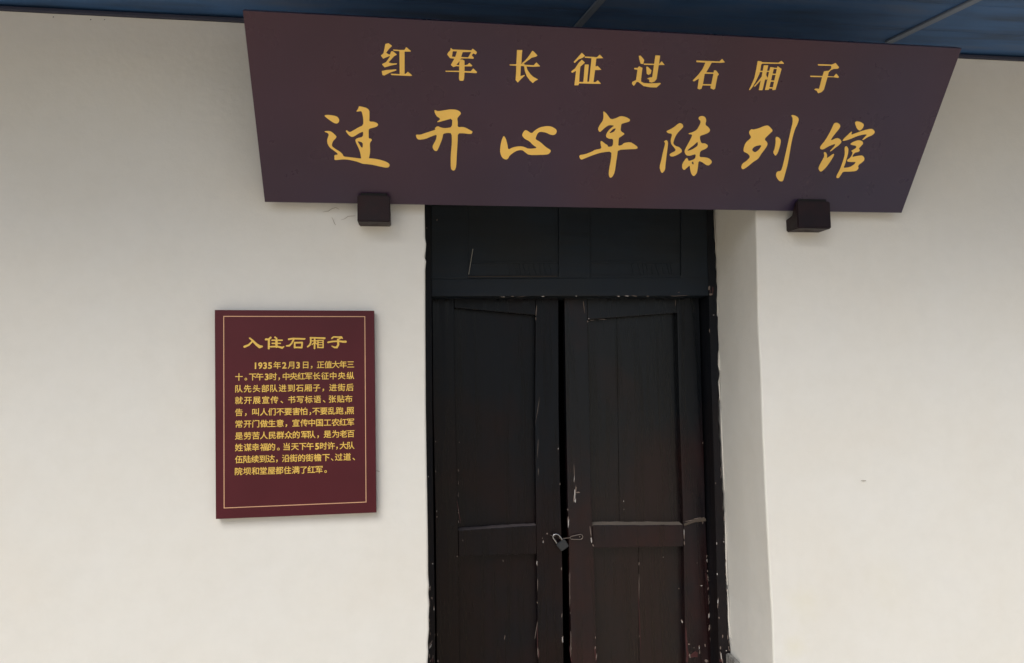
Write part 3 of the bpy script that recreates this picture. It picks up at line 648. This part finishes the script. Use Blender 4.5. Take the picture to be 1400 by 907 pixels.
def ledge(pl, pr_, y0, y1, rise, par, m=None):
    """worn, dusty sloping top of a lock rail with its highlight in the colour, from its front arris back to the panel"""
    bm = bmesh.new(); a, b_ = P(*pl, y0), P(*pr_, y0); d = y1-y0
    A = [a+Vector((0,0,-0.001)), a+Vector((0,0,0.0015)), a+Vector((0.004,d,rise)), a+Vector((0.004,d,-0.001))]
    B = [b_+Vector((0,0,-0.001)), b_+Vector((0,0,0.0015)), b_+Vector((-0.002,d,rise*0.8)), b_+Vector((-0.002,d,-0.001))]
    n = 14; rows = []
    for k in range(n+1):
        f = k/n; row = [p.lerp(q, f) for p, q in zip(A, B)]
        row[1].z += random.uniform(-0.0008, 0.0012); row[2].z += random.uniform(-0.0015, 0.0015)
        rows.append([bm.verts.new(p) for p in row])
    for r0, r1 in zip(rows, rows[1:]):
        for k in range(4): bm.faces.new((r0[k], r0[(k+1)%4], r1[(k+1)%4], r1[k]))
    bm.faces.new(rows[0]); bm.faces.new(rows[-1][::-1])
    obj('ledge', bm, m or M_LEDGE_LIT, par)
ledge((626.6,725.4), (733.0,718.4), LY+0.003, PY-0.0005, 0.005, LL, mat('dull_ledge', (0.10, 0.085, 0.09), 0.8)[0])  # dusty top, its highlight put into the paler colour
chips(LR, 'chipped_paint', [(785,646,0.8,28),(785.9,675,2.4,26),(786.6,684,2.6,6),(777.2,714,2.4,16),(776.2,697,1.8,3),(790,673.6,6,2.4),(779,805,0.8,60),(780.5,880,1.0,40),
   (807.6,727,1.6,14),(808.4,738,2.4,12),(811,746,2,4,LY-0.008,-0.6),(852.6,685.5,1.8,2.4,PY),(853,697,1.2,2,PY),(906.6,762,1.8,1.8,PY),(873.7,771,1.0,7,PY),(873.7,800,0.6,40,PY),(874.2,870,0.8,4,PY),(928,805,1.6,2,PY),
   (935.2,730,1.4,16),(935.6,743,1.6,8),(959,801,4,1.8),(966.3,761,1.2,4),(966.9,768,1.2,3),(967.4,781,1.4,4),(967.9,792,1.3,3),(968,805,1.2,5),(969.2,842,2.4,9),(970.2,858,2.6,14),
   (932.5,850,2.6,6,LY,-0.5),(943,897,2.4,6),(956,884,1.8,4),(956.6,892,1.6,6),(942,881,4,2),(966,904,6,5),(949,886,3,1),(813.8,886,1.4,5),(815.5,898,1.0,10),(814,872,1.0,4),(964,883,2,5),
   (798.4,420,1.0,20),(805,436,2,2),(803.6,440,2,3),(810,438,8,0.8),(825,437,16,0.7),(923.6,415,1.0,9),(961,606,1.2,2),(953,770,1.2,1.5),(806,655,0.8,26,PY),(943,712,18,1.0,LY,-0.23),(953,709,14,1.0,LY,-0.2),(961,713,1.2,9)]
   +trail(966,745,973,900,16,0.9,4)+trail(778,760,781,900,12,0.8,5), M_CHIP2, LY)
chips(LR, 'bright_chip', [(785.9,677,1.7,20),(786.4,685,2.0,5),(777.2,715,1.7,13),(808.5,739,1.4,8),(785,655,0.6,10),(932.6,850.5,1.4,4,LY-0.0015,-0.5),(959,801,2.6,1.0),(805,436,1.2,1.2),(935.2,728,0.9,10),(966.6,766,0.8,4),(969.2,842,1.3,6),(956,886,1.2,4),(852.6,685.5,1.0,1.4,PY),(906.6,762,1.1,1.0,PY)], M_CHIP, LY-0.0018)
chips(LR, 'red_undercoat', [(938.5,880,3,60),(940,900,4,20),(873.9,840,0.9,110,PY),(968,800,1.2,60),(814,895,1.6,30),(949,895,12,10),(780,895,1.4,30)], M_RED, LY+0.0006)
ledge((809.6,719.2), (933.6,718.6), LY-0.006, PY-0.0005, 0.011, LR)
bm = bmesh.new(); slab(bm, [(935.2,716.8),(948,711),(963.2,707.6),(965.2,709.5),(965.6,713),(950,714.5),(936,719.5)], LY-0.007, LY+0.01, 0.002); obj('worn_shoulder', bm, mat('worn_brown', (0.075, 0.058, 0.045), 0.7)[0], LR)
# knot in the right leaf's stile
chips(LR, 'knot', [(790,582,3.2,14),(789.6,581,1.8,8)], M_DARKLINE, LY-0.0002)

chips(frame, 'chipped_paint', [(585.6,652,1.2,3),(591.5,771,2.6,2.8),(588,803,2.4,4),(590.4,818,2.6,4),(593.4,832,2.2,6),(588,883,2.4,9,FY,0.5),(590,878,2,6,FY,0.5),(587,897,2,8),(592,898,1.6,7),(587.6,806,3,3),(594.5,868,1.4,2),
   (969.6,394,2.4,8),(971.6,403,6,3),(970,452,1.2,6),(975.8,431,2.4,1.6),(979.8,743,1.6,5),(978.5,661,1.3,3),(980.5,785,1.6,4),(981.6,822,2.0,9),(981.4,828,1.6,8),(983,845,1.6,3),(985,886,1.8,5),(986,898,2.2,14),(993,890,2,2.4),(998,889,2,3),(989.6,741,2,3),(988,870,1.6,5),(995,871,1.4,8),(597.5,301,1.4,3),(583.5,312,1,2),(988,905,1.4,8)]
   +[(x, y, w_, h_, FY+0.004) for x, y, w_, h_ in ((687,406.2,7,1.2),(700.5,405.6,5,1.1),(742,405.6,7,1.6),(788,405.2,2.4,2),(845.5,405.4,5,1.6),(857.5,404.9,8,1.5),(867,404.8,9,0.8),(886,405.2,4,1.3),(931,404.6,28,0.7),(928,400,4,0.9),(920,405,6,0.8),(713,405.8,14,0.5))]
   +trail(587,800,588,905,16,1.4,4)+trail(989,700,997,890,22,1.0,4)+trail(985,640,989,700,6,0.8,4), M_CHIP2, FY)
chips(frame, 'bright_chip', [(591.5,771,1.9,2.2),(593.4,833,1.4,4),(588.6,884,1.6,8,FY-0.002,0.5),(975.8,431,1.6,1.2),(980,743,1.0,4),(980.5,785,1.3,3),(981.6,823,1.5,8),(986,897,1.4,10),(989.8,741,1.4,2),(993,890,1.4,1.5),(787.8,405.2,1.8,1.5,FY+0.001),(845.5,405.4,3,1,FY+0.001),(857.5,404.9,5,1,FY+0.001),(689,406.1,3,0.8,FY+0.001),(742,405.6,4,1,FY+0.001),(585.4,652,0.8,2),(587.2,804,1.6,2.4)], M_CHIP, FY-0.0015)
chips(frame, 'red_undercoat', [(974.4,397,2.0,12),(971,398,1.2,6),(591,903,3,8),(986,903,5,8)], M_RED, FY)
# plaster lips where the reveal was patched against the post
bm = bmesh.new()
for pts, wd in (([(982.6,482),(983.2,490),(982.8,500),(984,507)], 2.2), ([(983.6,516),(983,523),(983.8,533),(984.4,548)], 1.8), ([(980.6,408),(981,420),(981.4,432)], 1.2), ([(985.6,560),(986,580),(987,600),(988.8,640),(990.2,672)], 1.4), ([(991,700),(992.4,735),(993,770),(994.4,800)], 2.0), ([(994.8,806),(996,830),(996.4,850),(998,872)], 2.2), ([(976,290),(977,310),(978.4,330),(979,350)], 1.0)):
    sliver(bm, pts, wd, 0.383)
obj('plaster_lip', bm, mat('fresh_plaster', (0.66, 0.65, 0.60), 0.9)[0], wall)

# pale splinter hanging in front of the transom
bm = bmesh.new(); tube(bm, [P(646.6,340.5,FY-0.004), P(643.6,358,FY-0.007), P(640.8,375.5,FY-0.003)], 0.0016, 6)
tag(obj('thin_straw', bm, mat('straw', (0.30, 0.30, 0.28), 0.7)[0]), 'thin pale straw leaning on the dark transom, upper left of the door', 'straw')

# ------------------------------------------------------------------ wire loop, staple, padlock
HY = LY-0.012
bm = bmesh.new()
def arc(cx_, cy_, rx, ry, a0, a1, n, Y): return [P(cx_+rx*math.cos(math.radians(a0+(a1-a0)*k/n)), cy_+ry*math.sin(math.radians(a0+(a1-a0)*k/n)), Y) for k in range(n+1)]
loop = arc(793.3,734.2,3.4,3.5,-80,90,8,HY+0.004) + [P(787,737.6,HY+0.004), P(781,737.4,HY+0.003), P(779.4,735.8,HY), P(780.5,733.6,HY), P(787,732.2,HY+0.003)]
tube(bm, loop, 0.0021, 8, closed=True)
tube(bm, [P(780,735.2,HY), P(774,736,HY-0.008), P(768.5,737,HY-0.014), P(764.5,735.4,HY-0.014)], 0.0021, 8)
box(bm, P(793,734,HY).x-0.002, P(793,734,HY).x+0.002, HY+0.004, LY+0.002, P(793,735,HY).z, P(793,735,HY).z+0.004)
obj('wire_loop', bm, M_WIRE, LR)
bm = bmesh.new(); sc_ = P(756.5,733,HY); tube(bm, [sc_+Vector((-0.012,0.014,0.002)), sc_+Vector((-0.007,-0.006,0.003)), sc_+Vector((0.003,-0.010,0.001)), sc_+Vector((0.008,0.0,-0.002)), sc_+Vector((0.009,0.014,-0.002))], 0.002, 8)
obj('staple', bm, M_WIRE, LL)
KY = HY-0.026
pc_ = P(769.4,746,KY)
lock = thing('padlock', 'small dark padlock with steel shackle hanging tilted between the two door leaves', 'padlock', pc_)
c4 = [P(760.6,745.3,KY), P(771.8,737.2,KY), P(778.2,747.0,KY), P(768.2,754.4,KY)]
bm = bmesh.new(); prism_pts(bm, c4, [p+Vector((0,0.019,0)) for p in c4]); bmesh.ops.bevel(bm, geom=list(bm.edges), offset=0.003, segments=3, affect='EDGES'); obj('lock_body', bm, M_LOCK, lock)
kc = KY+0.009
sh = [P(763,746,kc), P(760,741,kc), P(756.4,736,kc), P(755.8,733.4,kc), P(757.4,731.2,kc), P(760.2,730.4,kc), P(763.2,731.2,kc), P(765.8,734,kc), P(768.4,737.8,kc), P(770.4,741.5,kc)]
bm = bmesh.new(); tube(bm, sh, 0.0036, 10); obj('shackle', bm, M_STEEL, lock, smooth=True)

# ------------------------------------------------------------------ sloping stone at the foot of the reveal
bm = bmesh.new()
z0 = P(999,892,0.384).z; q = P(1020,909,0.26)
x0, x1 = P(1001,892,0.384).x-0.09, 1.4085
prof = [(0.384, z0-0.002), (0.384, 0.0), (0.24, 0.0), (0.24, q.z-0.035), (0.30, q.z+0.004)]
prism_pts(bm, [Vector((P(1002,892,0.384).x-0.035, y, z)) for y, z in prof], [Vector((x1, y, z)) for y, z in prof])
bmesh.ops.bevel(bm, geom=list(bm.edges), offset=0.004, segments=2, affect='EDGES')
tag(obj('door_stone', bm, M_STONE), 'grey worn stone with sloping top at the right foot of the door frame', 'stone')
